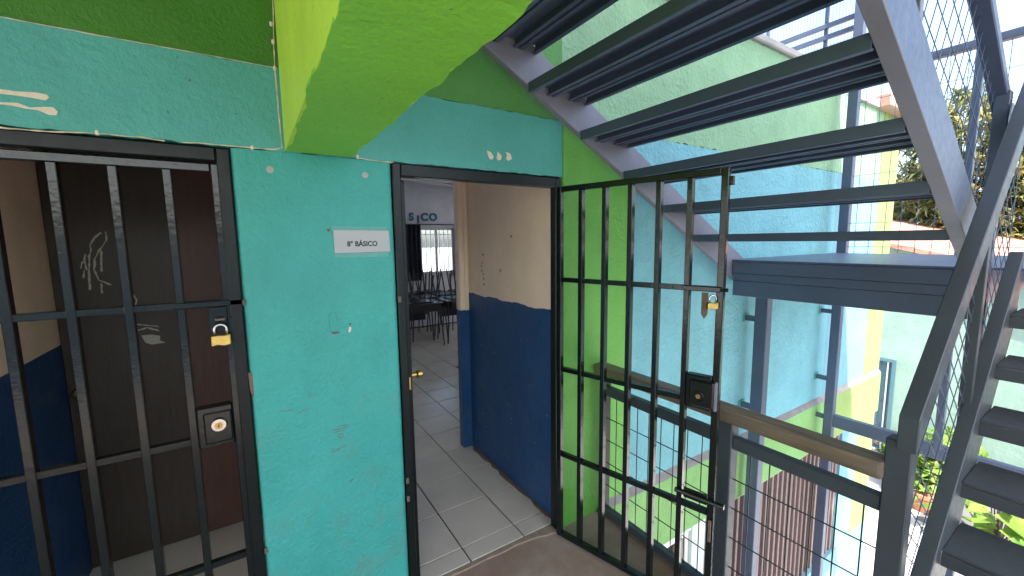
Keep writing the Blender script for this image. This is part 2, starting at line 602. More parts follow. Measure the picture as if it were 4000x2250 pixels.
# upper storey floor and wall; unseen roof and canopy added to shade the stairs
box('upper_floor_slab', 'conc', B, -6, .374, -2.6, YW - .001, 2.951, 3.1)
box('upper_storey_wall', 'green_dark', B, -6, .374, YW, YW + .2, 3.262, 5.6)
box('roof', 'conc', B, -6, .42, -4.8, 6.0, 5.601, 5.75)
box('added_shade_canopy', 'conc', B, .421, 2.2, -4.8, .25, 5.601, 5.7)
box('added_shade_canopy', 'conc', B, 2.201, 4.15, -2.9, .25, 5.601, 5.7)
box('added_canopy_post', 'steel', B, 2.0, 2.1, -4.7, -4.6, -2.8, 5.6)
SKX0, SKX1, SKY0, SKY1 = 3.95, 6.4, 3.2, 7.0      # roof light added out of sight on the right to brighten the classroom
for a, b, c, e in ((-.1, .0, YW + .2, 8.2), (.0, .9, YW + .2, 3.4), (.0, .9, 6.6, 8.2), (.9, SKX0, YW + .2, 8.2), (SKX1, 6.65, YW + .2, 8.2), (SKX0, SKX1, YW + .2, SKY0), (SKX0, SKX1, SKY1, 8.2)):
    box('classroom_roof', 'conc', B, a, b, c, e, 3.0, 3.15)
box('added_roof_light', 'glass', B, SKX0, SKX1, SKY0, SKY1, 3.08, 3.09)
box('added_roof_light', 'glass', B, .0, .9, 3.4, 6.6, 3.08, 3.09)  # second added opening, more light for the classroom
# vestibule behind the open door
vy = [YW + .055 + (2.949 - YW - .055) * i / 40 for i in range(41)]
vz = [1.31 + .006 * math.sin(i * .55) + random.uniform(-.003, .003) for i in range(41)]
MB().add([(1.4615, y, 0) for y in vy] + [(1.4615, y, z) for y, z in zip(vy, vz)] + [(1.6, y, 0) for y in vy] + [(1.6, y, z) for y, z in zip(vy, vz)],
         [(i, 41 + i, 42 + i, i + 1) for i in range(40)] + [(82 + i, 83 + i, 124 + i, 123 + i) for i in range(40)] + [(41 + i, 123 + i, 124 + i, 42 + i) for i in range(40)]).build('vestibule_wall', 'navy', B)
for y, z, a, b in ((2.70, 1.62, .02, .006), (2.71, 1.55, .045, .022), (2.71, 1.49, .04, .018), (2.70, 1.44, .02, .006), (2.69, 1.40, .015, .014), (2.3, 1.75, .012, .006), (2.45, 1.52, .01, .01)):
    for q in range(5):
        yy, zz = y + random.uniform(-a, a) / 2, z + random.uniform(-b, b)
        MB().box(1.4595, 1.4632, yy - random.uniform(.001, .004), yy + .002, zz - random.uniform(.001, .006), zz + .003).build('scuff', 'rusty', B)
for q in range(16):
    yy, zz = random.uniform(1.9, 2.85), random.uniform(.15, 1.25)
    MB().box(1.459, 1.4617, yy - .002, yy + random.uniform(.001, .003), zz - .003, zz + random.uniform(.001, .006)).build('scuff', 'plug', B)
MB().poly_xy([(1.4612, 1.84)] + [(1.44 + random.uniform(-.012, .012), 1.85 + .06 * i) for i in range(18)] + [(1.4612, 2.94)], .0135, .02).build('skirting_dirt', 'rusty', B)
MB().poly_xz([(1.463, 1.29), (1.598, 1.29), (1.598, 2.62), (1.463, 2.62)], YW + .055, 2.949).build('vestibule_wall', 'beige', B)
box('inner_jamb', 'beige', B, 1.385, 1.5, 2.95, 3.03, 1.17, 2.62, .008)
box('inner_jamb', 'navy', B, 1.385, 1.5, 2.95, 3.03, .01, 1.169, .008)
box('inner_jamb_bead', 'beige', B, 1.425, 1.45, 2.935, 2.95, 1.17, 2.62, .004)
box('partition', 'beige', B, .36, .42, YW + .21, 2.95, 0, 2.62)
box('partition', 'room', B, 1.5, 6.6, 2.955, 3.05, 0, 3.0)
box('partition', 'room', B, -.1, .36, 2.955, 3.05, 0, 3.0)
box('vestibule_ceiling', 'beige', B, .42, 1.6, YW + .2, 2.955, 2.62, 2.7)
box('classroom_side_wall', 'room', B, 6.5, 6.6, 3.05, 8, 0, 3.0)
box('classroom_side_wall', 'room', B, -.2, -.1, 3.05, 8, 0, 3.0)
# far classroom wall; the two outer window openings are added to brighten the room
WZ0, WZ1 = 1.07, 2.0
wins = [(.0, 2.3), (2.88, 3.66), (4.2, 6.4)]
xs = [-.1] + [x for a in wins for x in a] + [6.6]
for a, b in zip(xs[::2], xs[1::2]):
    box('far_wall', 'room', B, a, b, 8.0, 8.15, -.2, 3.0)
for a, b in wins:
    zt = WZ1 if a == 2.88 else 2.65
    box('far_wall', 'room', B, a, b, 8.0, 8.15, -.2, WZ0)
    box('far_wall', 'room', B, a, b, 8.0, 8.15, zt, 3.0)
for a, b, c, e in ((-.1, .0, 3.06, 8), (.0, .9, 3.06, 3.4), (.0, .9, 6.6, 8), (.9, SKX0, 3.06, 8), (SKX1, 6.6, 3.06, 8), (SKX0, SKX1, 3.06, SKY0), (SKX0, SKX1, SKY1, 8)):
    box('classroom_ceiling', 'ceil', B, a, b, c, e, 2.9, 2.999)
for y, z in ((4.3, 2.72), (5.6, 2.76), (6.9, 2.78), (7.7, 2.72)):
    bar('ceiling_beam', 'whitem', B, (-.1, y, z), (5.5, y, z), .05, .05)
    bar('ceiling_brace', 'whitem', B, (1.2, y - 1.2, z + .06), (4.2, y, z + .06), .035, .035)
# recess behind the left gate
box('recess_side_wall', 'navy', B, -.95, -.83, YW + .2, 2.944, -.1, 1.23)
box('recess_side_wall', 'beige', B, -.95, -.832, YW + .2, 2.944, 1.231, 2.5)
box('recess_side_wall', 'beige', B, -.0, .05, YW + .221, 2.944, -.1, 2.5)
box('recess_back_wall', 'beige', B, -.95, .05, 2.945, 3.0, -.2, 2.5)
box('recess_ceiling', 'beige', B, -.95, .05, YW + .2, 3.0, 2.5, 2.56)
# exposed plaster chips, cracks and plugs on the paint
YC = YW - .0055
DR = {'drip1': [(-.554, 2.158), (-.525, 2.157), (-.486, 2.161), (-.464, 2.159), (-.460, 2.151), (-.468, 2.142), (-.487, 2.144), (-.522, 2.146), (-.62, 2.144), (-.62, 2.16)],
      'drip2': [(-.62, 2.126), (-.558, 2.122), (-.524, 2.126), (-.502, 2.117), (-.474, 2.123), (-.454, 2.125), (-.446, 2.114), (-.45, 2.103), (-.464, 2.102), (-.487, 2.112), (-.514, 2.113), (-.536, 2.117), (-.62, 2.118)],
      'c1': [(.994, 2.153), (1.016, 2.147), (1.032, 2.126), (1.024, 2.114), (1.009, 2.114), (1.002, 2.127)],
      'c2': [(1.055, 2.154), (1.077, 2.135), (1.073, 2.117), (1.057, 2.112), (1.048, 2.123)],
      'c3': [(1.1, 2.156), (1.127, 2.152), (1.137, 2.126), (1.115, 2.116), (1.103, 2.123), (1.109, 2.143)]}
for kk, pts in DR.items():
    MB().poly_xz(pts, YC - .0012, YC + .002).build('bare_plaster_patch', 'plasterchip', B)


def ribbon(pts, y, wd, seed, depth=.003, sub=.018):
    rnd = random.Random(seed)
    P = []
    for a, b in zip(pts, pts[1:]):
        n = max(1, int(math.dist(a, b) / sub))
        for i in range(n):
            t = i / n
            P.append((a[0] + (b[0] - a[0]) * t, a[1] + (b[1] - a[1]) * t))
    P.append(pts[-1])
    m = MB()
    L, Rr = [], []
    for i, p in enumerate(P):
        q0, q1 = P[max(i - 1, 0)], P[min(i + 1, len(P) - 1)]
        dx, dz = q1[0] - q0[0], q1[1] - q0[1]
        ln = math.hypot(dx, dz) or 1
        nx, nz = -dz / ln, dx / ln
        ww = wd * rnd.uniform(.35, 1.25)
        j = rnd.uniform(-.3, .3) * wd
        L.append((p[0] + nx * (ww + j), p[1] + nz * (ww + j)))
        Rr.append((p[0] - nx * (ww - j), p[1] - nz * (ww - j)))
    vs = [(x, y - depth, z) for x, z in L] + [(x, y - depth, z) for x, z in Rr]
    vs += [(x, y + .001, z) for x, z in L] + [(x, y + .001, z) for x, z in Rr]
    n = len(P)
    fs = []
    for i in range(n - 1):
        fs += [(i, i + 1, n + i + 1, n + i), (i, 2 * n + i, 2 * n + i + 1, i + 1), (n + i, n + i + 1, 3 * n + i + 1, 3 * n + i)]
    return m.add(vs, fs)


CR = [[(-.62, 2.052), (-.528, 2.053), (-.473, 2.054), (-.367, 2.063), (-.318, 2.061), (-.261, 2.063), (-.208, 2.058)],
      [(-.164, 2.058), (-.119, 2.061), (-.064, 2.062), (.034, 2.062), (.103, 2.064), (.125, 2.071)],
      [(.128, 2.071), (.126, 2.138), (.125, 2.229), (.124, 2.345), (.126, 2.44), (.132, 2.543), (.134, 2.7)],
      [(.382, 2.08), (.395, 2.062), (.434, 2.058), (.49, 2.056), (.54, 2.056)]]
for i, c in enumerate(CR):
    ribbon(c, YC, .0021, 20 + i).build('plaster_crack', 'crack', B)
for x, z in ((-.367, 2.064), (.034, 2.063), (.395, 2.065), (.122, 2.5), (.124, 2.44), (.123, 2.35)):
    MB().box(x - .005, x + .005, YC - .005, YC + .004, z - .008, z + .008).build('filler_lump', 'plasterchip', B, .003)
ribbon([(.13, 2.352), (-.1, 2.353), (-.35, 2.351), (-.7, 2.352)], YC, .0010, 31, .002).build('plaster_crack', 'crack', B)
for x, z in ((.084, 1.991), (.422, 1.996)):
    MB().disc((x, YW + .004, z), .0125, (0, -1, 0), .006).build('wall_plug', 'plug', B)
# painted-over switch back plate, dents and scratches on the pillar
MB().poly_xz([(.252, 1.437), (.262, 1.441), (.275, 1.44), (.281, 1.434), (.282, 1.366), (.252, 1.362)], YW - .004, YW + .004).build('switch_plate', 'teal', B, .0015)
for x, z in ((.266, 1.428), (.267, 1.399)):
    MB().disc((x, YW, z), .0045, (0, -1, 0), .0065, 12).build('switch_screw', 'teal', B)
MB().poly_xz([(.256, 1.361), (.285, 1.359), (.292, 1.355), (.27, 1.349), (.258, 1.353)], YW - .001, YW + .003).build('rusty_gap', 'rusty', B)
MB().poly_xz([(.326, 1.372), (.334, 1.371), (.333, 1.36), (.327, 1.35), (.322, 1.352)], YW - .001, YW + .003).build('bare_plaster_patch', 'plasterchip', B)
MB().poly_xz([(.327, 1.39), (.334, 1.389), (.334, 1.38), (.328, 1.379)], YW - .001, YW + .003).build('rusty_gap', 'rusty', B)
MB().poly_xz([(.262, 1.777), (.279, 1.778), (.276, 1.768), (.268, 1.763)], YW - .001, YW + .003).build('rusty_gap', 'rusty', B)
MB().poly_xz([(-.038, 1.245), (-.026, 1.24), (-.022, 1.20), (-.02, 1.165), (-.028, 1.15), (-.036, 1.17)], YW + .004, YW + .012).build('rusty_gap', 'rusty', B)
SCR = [[(.215, 1.725), (.222, 1.70), (.23, 1.685), (.238, 1.66)], [(.25, .955), (.28, .957), (.30, .953)], [(.235, .945), (.27, .945), (.3, .945)], [(.24, .934), (.265, .935), (.285, .934)],
       [(.225, .852), (.25, .858), (.283, .868)], [(.235, .849), (.262, .855)], [(.29, .70), (.3, .702), (.309, .708)], [(.30, .708), (.302, .695)], [(.16, 1.12), (.163, 1.10)],
       [(.26, .925), (.262, .905), (.275, .903), (.277, .92), (.263, .925)], [(.05, 1.075), (.08, 1.068), (.1, 1.072)], [(.11, 1.05), (.15, 1.06)]]
for i, c in enumerate(SCR):
    ribbon(c, YW, .0011, 50 + i, .0006, .01).build('scuff', 'glue' if i < 1 else 'rusty', B)
for i in range(26):
    x, z = random.uniform(.0, .5), random.uniform(.15, 1.95)
    rr = random.uniform(.0015, .004)
    MB().disc((x, YW + .002, z), rr, (0, -1, 0), .0045, 8, rr * .5).build('paint_lump', 'teal', B)

# ------------------------------------------------------------------ ground floor barred window
bw = thing('barred_window', 'long ground floor window of brown vertical bars below the green band', 'window', (4.3, YW, -2.02))
bm0 = None
nb = 27
for i in range(nb):
    x = 3.0 + i * (5.62 - 3.0) / (nb - 1)
    if bm0 is None:
        o = MB().box(x - .016, x + .016, YW + .02, YW + .08, -2.02, -.545).build('bar', 'bar_pink', bw, .003)
        bm0 = o
        x00 = x
    else:
        o = bm0.copy()
        COL.objects.link(o)
        o.location = (x - x00, 0, 0)
for z in (-.545, -1.05, -1.55, -2.0):
    box('rail', 'bar_pink', bw, 2.955, 5.655, YW + .082, YW + .1, z - .02, z)
lw = thing('lower_window', 'narrow ground floor window with a pale frame beside the white pillar', 'window', (2.5, YW, -2.0))
box('frame', 'whitem', lw, 2.21, 2.25, YW + .02, YW + .08, -2.2, -.57)
box('frame', 'whitem', lw, 2.735, 2.775, YW + .02, YW + .08, -2.2, -.57)
box('frame', 'whitem', lw, 2.251, 2.734, YW + .02, YW + .08, -.61, -.57)
box('pane', 'glass', lw, 2.251, 2.734, YW + .045, YW + .05, -2.2, -.612)
box('mullion', 'bar_pink', lw, 2.62, 2.66, YW + .02, YW + .08, -2.2, -.611)

# ------------------------------------------------------------------ door frames
f1 = thing('door_frame', 'black painted steel door frame round the locked left gate', 'frame', (-.48, YW, 0))
box('jamb', 'black2', f1, -.076, -.036, YW + .004, YW + .06, 0, 2.054, .004)
box('jamb', 'black2', f1, -.934, -.899, YW + .004, YW + .06, 0, 2.054, .004)
box('head', 'black2', f1, -.898, -.077, YW + .004, YW + .06, 2.008, 2.054, .004)
for z in (1.508, .52):
    box('hinge_lug', 'rusty', f1, -.036, -.028, YW - .004, YW + .016, z - .012, z + .012, .003)
f2 = thing('door_frame', 'black painted steel door frame round the open classroom doorway', 'frame', (.98, YW, 0))
box('jamb', 'black2', f2, .536, .572, YW + .002, YW + .055, 0, 2.056, .004)
box('jamb', 'black2', f2, 1.422, 1.462, YW + .006, YW + .054, 0, 2.056, .004)
box('head', 'black2', f2, .573, 1.421, YW + .002, YW + .055, 2.004, 2.056, .004)
for z in (1.47, .62, .53):
    box('hinge_lug', 'rusty', f2, .534, .548, YW - .008, YW + .001, z - .014, z + .014, .003)

# ------------------------------------------------------------------ barred steel gates
GW = .803


def gate(name, label, loc, rz, locked):
    t = thing(name, label, 'gate', loc, 'barred steel door gates', rz, True)
    H0, H1 = .02, 2.0
    b = .028
    for x in (0, GW):
        box('stile', 'black', t, x - b / 2, x + b / 2, -.016, .016, H0, H1, .003)
    for z in (H0 + b / 2, H1 - b / 2):
        box('rail', 'black', t, b / 2 + .001, GW - b / 2 - .001, -.0155, .0155, z - b / 2, z + b / 2, .003)
    for z in (1.51, 1.015, .52):
        box('rail', 'black', t, b / 2 + .001, GW - b / 2 - .001, -.013, .013, z - .012, z + .012, .002)
    m0 = None
    for i in range(1, 6):
        x = GW * i / 6
        if m0 is None:
            o = MB().box(-.0115, .0115, -.017, .017, H0 + b, H1 - b).build('bar', 'black', t, .002)
            m0 = o.data
        else:
            o = bpy.data.objects.new('bar', m0)
            COL.objects.link(o)
            o.parent = t
        o.location = (x, 0, 0)
    # lock case between the last bar and the stile
    lk = MB().box(.682, .788, -.022, .02, .985, 1.135).build('lock_case', 'black', t, .004)
    MB().box(.70, .80 if not locked else .785, -.034 if not locked else -.026, -.0225, 1.0, 1.115).build('lock_cover', 'black', lk, .005)
    yf = -.0345 if not locked else -.0262
    if locked:
        MB().tube([(.745, yf, 1.068), (.745, yf - .012, 1.068)], [.026, .022], 28).build('lock_rosette', 'chrome', lk)
        MB().disc((.745, yf - .0122, 1.068), .0125, (0, -1, 0), .004, 24).build('lock_cylinder', 'brass', lk)
        MB().box(.7435, .7465, yf - .0175, yf - .0163, 1.061, 1.073).build('keyhole', 'ink', lk)
    else:
        MB().disc((.742, yf, 1.05), .022, (0, -1, 0), .006, 28, .018).build('lock_rosette', 'black2', lk)
        MB().disc((.742, yf - .0062, 1.05), .009, (0, -1, 0), .004, 20).build('lock_cylinder', 'brass', lk)
        MB().box(.7365, .7475, yf - .0115, yf - .0103, 1.049, 1.051).build('keyhole', 'ink', lk)
        MB().box(.801, .812, -.03, .01, .995, 1.12).build('strike_plate', 'steel_lt', lk, .002)
    hb = box('hasp_bar', 'black', t, .655, GW + (.045 if locked else .005), -.03, -.0172, 1.50, 1.522, .003)
    if locked:
        box('hasp_plate', 'black', t, .745, .80, -.0215, -.0165, 1.405, 1.498, .002)
        MB().tube([(.765, -.022, 1.455), (.765, -.04, 1.455), (.79, -.04, 1.455), (.79, -.022, 1.455)], .004, 8).build('staple', 'rusty', t)
    else:
        MB().poly_xz([(.735, 1.495), (.735, 1.405), (.7475, 1.385), (.76, 1.405), (.76, 1.495)], -.024, -.0175).build('hasp_tongue', 'rusty', t)
        MB().tube([(.80, -.012, 1.51), (.832, -.012, 1.51)], .008, 10).build('hinge_pin', 'black', t)
        box('top_lug', 'black', t, GW + .0145, GW + .03, -.012, .012, 1.93, 1.965, .002)
        MB().tube([(.655, -.026, .585), (.86, -.026, .585)], .011, 12).build('slide_bolt', 'black', t)
        box('bolt_plate', 'black', t, .69, .79, -.0215, -.0175, .56, .61, .002)
        box('bolt_tail', 'rusty', t, .80, .812, -.03, -.02, .40, .50, .002)
    return t


gate('security_gate', 'closed black barred steel gate with padlock in front of the brown door', (-.885, YW + .034, 0), 0, True)
gate('security_gate', 'open black barred steel gate swung out in front of the stair railing', (1.405, YW - .055, 0), -R(74), False)


def padlock(label, loc, rz, sc=1.0):
    t = thing('padlock', label, 'padlock', loc, 'brass padlocks on the gates', rz, True)
    w2, hh, d2 = .026 * sc, .036 * sc, .009 * sc
    MB().poly_xz([(-w2, -hh), (-w2 * .35, -hh + .004), (w2 * .3, -hh - .001), (w2, -hh + .003), (w2, 0), (w2 * .4, -.003), (-w2 * .3, -.001), (-w2, -.003)], -d2, d2).build('body', 'brass', t, .002)
    r = .0165 * sc
    pth = [(-r, 0, -.003), (-r, 0, .016 * sc)] + [(-r * math.cos(a), 0, .016 * sc + r * math.sin(a)) for a in [math.pi * k / 10 for k in range(1, 10)]] + [(r, 0, .016 * sc), (r, 0, -.003)]
    MB().tube(pth, .0042 * sc, 10).build('shackle', 'chrome', t, smooth=True)
    return t


padlock('brass padlock hanging on the closed left gate', (-.108, YW - .014, 1.402), R(-4), 1.1)
padlock('small brass padlock hanging from the hasp of the open gate', (1.405 + .276 * .782 - .961 * .034, YW - .055 - .961 * .782 - .276 * .034, 1.46), -R(30), .85)

# ------------------------------------------------------------------ doors
d1 = thing('wooden_door', 'dark brown wooden double door with chalk scribbles behind the left gate', 'door', (-.45, 2.9, 0))
lf = box('leaf', 'brown', d1, -.829, -.352, 2.9, 2.94, .012, 2.15, .003)
rf = box('leaf', 'redbrown', d1, -.349, -.001, 2.9, 2.94, .012, 2.15, .003)
box('transom', 'brown', d1, -.829, -.001, 2.9, 2.94, 2.153, 2.5, .003)
MB().tube([(-.777, 2.899, .983), (-.777, 2.88, .983), (-.777, 2.87, .983), (-.777, 2.845, .983), (-.777, 2.838, .983)], [.012, .012, .026, .028, .018], 18).build('knob', 'brass', d1, smooth=True)
CH = [[(-.631, 1.788), (-.659, 1.761), (-.678, 1.724), (-.676, 1.699), (-.686, 1.668), (-.694, 1.6), (-.699, 1.499)],
      [(-.615, 1.792), (-.615, 1.748), (-.647, 1.698), (-.667, 1.655), (-.674, 1.599), (-.661, 1.547), (-.617, 1.519)],
      [(-.638, 1.698), (-.645, 1.641), (-.647, 1.591)], [(-.698, 1.681), (-.705, 1.656), (-.701, 1.6)], [(-.712, 1.644), (-.722, 1.61)],
      [(-.576, 1.497), (-.551, 1.475)], [(-.538, 1.461), (-.526, 1.433), (-.536, 1.401)], [(-.574, 1.31), (-.528, 1.299), (-.448, 1.278)],
      [(-.574, 1.219), (-.538, 1.268), (-.497, 1.279), (-.45, 1.256)], [(-.71, 1.60), (-.716, 1.56)], [(-.655, 1.53), (-.657, 1.48)]]
for i, c in enumerate(CH):
    ribbon(c, 2.9, .0042, 70 + i, .0012, .012).build('chalk_line', 'chalk', lf)
MB().poly_xz([(-.525, 1.239), (-.484, 1.239), (-.448, 1.228), (-.45, 1.201), (-.426, 1.186), (-.489, 1.184), (-.512, 1.199)], 2.8985, 2.901).build('chalk_patch', 'chalk', lf)
d2 = thing('wooden_door', 'black door leaf standing open edge-on inside the classroom doorway', 'door', (.6, 1.86, 0))
box('leaf', 'black2', d2, .574, .612, 1.862, 2.70, .016, 1.995, .003)
box('latch_plate', 'brass', d2, .583, .603, 1.8595, 1.8615, 1.02, 1.08)
MB().tube([(.613, 1.905, 1.075), (.645, 1.905, 1.075), (.652, 1.905, 1.075), (.672, 1.905, 1.075)], [.011, .011, .019, .019], 16).build('knob', 'brass', d2)

# ------------------------------------------------------------------ the sign
sg = thing('door_sign', 'small grey sign reading 8° BÁSICO beside the classroom door', 'sign', (.397, YW, 1.725))
MB().poly_xz([(.286, 1.772), (.507, 1.771), (.509, 1.681), (.287, 1.679)], YW - .0075, YW - .0015).build('plate', 'sign', sg, .001)
MB().poly_xz([(.285, 1.787), (.5, 1.786), (.504, 1.66), (.287, 1.662)], YW - .0010, YW + .002).build('glue_mark', 'glue', sg)
tc = bpy.data.curves.new('lettering', 'FONT')
tc.body = '8° BÁSICO'
tc.size = .0285
tc.offset = .0009
tc.extrude = .0003
tc.align_x = 'CENTER'
to = bpy.data.objects.new('tmp_text', tc)
COL.objects.link(to)
bpy.context.view_layer.update()
me = bpy.data.meshes.new_from_object(to.evaluated_get(bpy.context.evaluated_depsgraph_get()))
bpy.data.objects.remove(to)
wd = max(v.co.x for v in me.vertices) - min(v.co.x for v in me.vertices)
me.materials.clear()
me.materials.append(M['ink'])
lo = bpy.data.objects.new('lettering', me)
COL.objects.link(lo)
lo.parent = sg
lo.rotation_euler = (R(90), 0, 0)
lo.scale = (.121 / wd, 1, 1)
lo.location = (-.001, -.0079, -.0185)
for x, z in ((.473, 1.759), (.481, 1.758)):
    MB().disc((x, YW - .0074, z), .0012, (0, -1, 0), .0004, 8).build('sign_spot', 'plug', sg)

# ------------------------------------------------------------------ balcony railing with timber handrail
XR = 1.76
rl = thing('stair_railing', 'black steel railing with weathered timber handrail along the landing edge', 'railing', (XR, 1.1, 0))
hw = MB().bar((XR - .01, 1.775, .945), (XR - .01, .425, .945), .085, .062).build('handrail', 'wood', rl, .012, seg=2)
for y in (1.728, .97, .395):
    w_ = .042 if y > 1.5 else .068
    z1 = .91 if y > .5 else 1.06
    box('post', 'steel_dk' if y < 1.5 else 'black2', rl, XR - .03, XR + .03, y - w_ / 2, y + w_ / 2, -.1, z1, .004)
for y0, y1 in ((1.706, 1.005), (.935, .43)):
    box('rail', 'steel_dk', rl, XR - .02, XR + .02, y1, y0, .79, .845, .003)
    box('rail', 'steel_dk', rl, XR - .02, XR + .02, y1, y0, .03, .07, .003)
    m = MB()
    n = int((y0 - y1) / .078)
    for i in range(1, n + 1):
        y = y0 - .078 * i + .01
        if y > y1 + .01:
            m.tube([(XR + .004, y, .07), (XR + .004, y, .79)], .0028, 5)
    for z in (.645, .505, .36, .215):
        m.tube([(XR - .002, y0, z), (XR - .002, y1, z)], .0028, 5)
    tag(m.build('wire_mesh', 'black2', rl), None, None, kind='stuff')

# ------------------------------------------------------------------ steel staircase
st = thing('steel_staircase', 'dark navy steel staircase with open treads, landing and mesh sides', 'staircase', (3.9, 1.0, -2.8))
SL = .5526


def pz(x):
    return 2.445 - SL * (x - 1.16)          # underside of the upper stringers


def stringer(y0, y1, xa, xb, h, fn, name='stringer', mat='steel'):
    return MB().poly_xz([(xa, fn(xa)), (xb, fn(xb)), (xb, fn(xb) + h), (xa, fn(xa) + h)], y0, y1).build(name, mat, st, .003)


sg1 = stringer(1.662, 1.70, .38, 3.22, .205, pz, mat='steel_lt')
sg2 = stringer(.43, .475, .38, 2.86, .20, pz)
MB().poly_xz([(.38, pz(.38) - .008), (2.87, pz(2.87) - .008), (2.87, pz(2.87) - .001), (.38, pz(.38) - .001)], .428, .476).build('flange', 'steel_lt', sg2, .002)  # pale plate, puts light from the ground into the underside's colour
# treads of the upper flight: folded steel pans, back edge at x, each with returned lips
tread_x = [2.463 - .3255 * k for k in range(0, 7)]
for k, x in enumerate(tread_x):
    z = 1.745 + .1785 * k
    m = MB()
    ya, yb = .476, 1.661
    D = .372
    m.box(x, x + D, ya, yb, z - .006, z)                   # top plate
    m.box(x, x + .006, ya, yb, z - .046, z - .006)         # back flange
    m.box(x + D - .006, x + D, ya, yb, z - .046, z - .006)  # front flange
    tr = m.build('tread', 'steel', st)
    mm = MB()
    mm.box(x + .006, x + .022, ya, yb, z - .046, z - .041)
    mm.box(x + D - .022, x + D - .006, ya, yb, z - .046, z - .041)
    mm.build('lip', 'steel', tr)
    for xc in (.134, .268):
        mm = MB()
        for sgn in (-1, 1):
            c0 = x + xc + sgn * .009
            mm.box(c0 - .003, c0 + .003, ya, yb, z - .042, z - .006)
            mm.box(min(c0 + sgn * .003, c0 + sgn * .018), max(c0 + sgn * .003, c0 + sgn * .018), ya, yb, z - .042, z - .037)
        mm.build('stiffener', 'steel', tr)
# landing
LX0, LX1, LZ = 2.96, 4.80, 1.565
ld = box('landing_plate', 'steel', st, LX0, LX1, -.8, 1.70, LZ - .012, LZ, .002)
box('landing_beam', 'steel', st, LX0 + .004, LX0 + .06, .48, 1.66, LZ - .095, LZ - .013, .003)
box('landing_beam', 'steel', st, LX0 + .012, LX0 + .07, .48, 1.66, LZ - .15, LZ - .097, .003)
box('landing_beam', 'steel', st, LX0 + .02, LX0 + .07, .48, 1.66, LZ - .262, LZ - .152, .003)
box('landing_beam', 'steel', st, LX1 - .06, LX1, -.8, 1.60, LZ - .2, LZ - .013, .003)
box('landing_beam', 'steel', st, LX0 + .08, LX1 - .08, 1.60, 1.66, LZ - .2, LZ - .013, .003)
box('landing_beam', 'steel', st, LX0 + .08, LX1 - .08, .45, .5, LZ - .2, LZ - .013, .003)
# posts
P = [((3.38, 1.60), .08, .095, -2.8, LZ - .21), ((4.80, 1.602), .07, .078, -2.8, 4.4), ((2.90, .412), .05, .050, -2.8, 2.36), ((4.80, .835), .05, .05, -.09, 3.15)]
for (x, y), wx, wy, z0, z1 in P:
    box('post', 'steel', st, x, x + wx, y, y + wy, z0, z1, .004)
for x, y0, z in ((3.41, 1.696, 1.07), (3.41, 1.696, .33), (4.83, 1.681, .985), (4.83, 1.681, .30), (4.83, 1.681, -.10)):
    wb = box('wall_bracket', 'steel', st, x - .02, x + .02, y0, YW - .008, z - .02, z + .02, .002)
    box('bracket_plate', 'teal2' if z > .2 else 'steel', wb, x - .045, x + .045, YW - .0075, YW - .0005, z - .035, z + .035, .001)
# end frame beyond the landing
for z, hh, y0, y1 in ((-.115, .12, -.8, 1.601), (3.18, .06, -.8, 1.601)):
    box('frame_rail', 'steel', st, LX1 + .005, LX1 + .07, y0, y1, z - hh / 2, z + hh / 2, .003)
m = MB()
for i in range(24):
    y = 1.55 - .105 * i
    if abs(y - .86) > .03:
        m.tube([(LX1 + .03, y, LZ), (LX1 + .03, y, 3.15)], .0026, 5)
for i in range(7):
    z = LZ + .06 + .22 * i
    m.tube([(LX1 + .034, -.8, z), (LX1 + .034, 1.601, z)], .0026, 5)
tag(m.build('wire_mesh', 'steel', st), None, None, kind='stuff')
# railing of the upper flight (near side): handrail, small posts, expanded metal
YN = .452
hr = MB().poly_xz([(.5, pz(.5) + .86), (3.0, pz(3.0) + .86), (3.0, pz(3.0) + .915), (.5, pz(.5) + .915)], YN - .03, YN + .03).build('handrail', 'steel', st, .004)
box('handrail', 'steel', st, 3.001, 3.3, YN - .03, YN + .03, pz(3.0) + .845, pz(3.0) + .90, .003)
for x in (.95, 1.72):
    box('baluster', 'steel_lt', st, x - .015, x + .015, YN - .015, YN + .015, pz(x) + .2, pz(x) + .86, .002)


def expanded(x0, x1, lo, hi, y, a, b, name='expanded_mesh', t=.0032):
    """diamond mesh in the plane y, clipped between lo(x) and hi(x)"""
    m = MB()
    for d, s in ((a, b), (b, a)):
        # lines along d, stepped by s
        for k in range(-140, 141):
            o = Vector((x0, 0, lo(x0))) + Vector((s[0], 0, s[1])) * k
            dv = Vector((d[0], 0, d[1])).normalized()
            run = None
            for q in range(-260, 261):
                p = o + dv * (q * .02)
                ins = x0 <= p.x <= x1 and lo(p.x) <= p.z <= hi(p.x)
                if ins and run is None:
                    run = p
                if not ins and run is not None:
                    e = p - dv * .02
                    if (e - run).length > .03:
                        m.bar((run.x, y, run.z), (e.x, y, e.z), t, t * 1.3)
                    run = None
    return tag(m.build(name, 'steel', st), None, None, kind='stuff')


expanded(.7, 2.88, lambda x: pz(x) + .2, lambda x: pz(x) + .86, YN + .005, (.066, -.029), (.054, .099), t=.0024)
# lower flight, rising from the landing floor
RISE, RUN, X1, NT = .196, .192, 1.66, 7


def tz(x):
    return (x - X1) / RUN * RISE + RISE      # nosing line


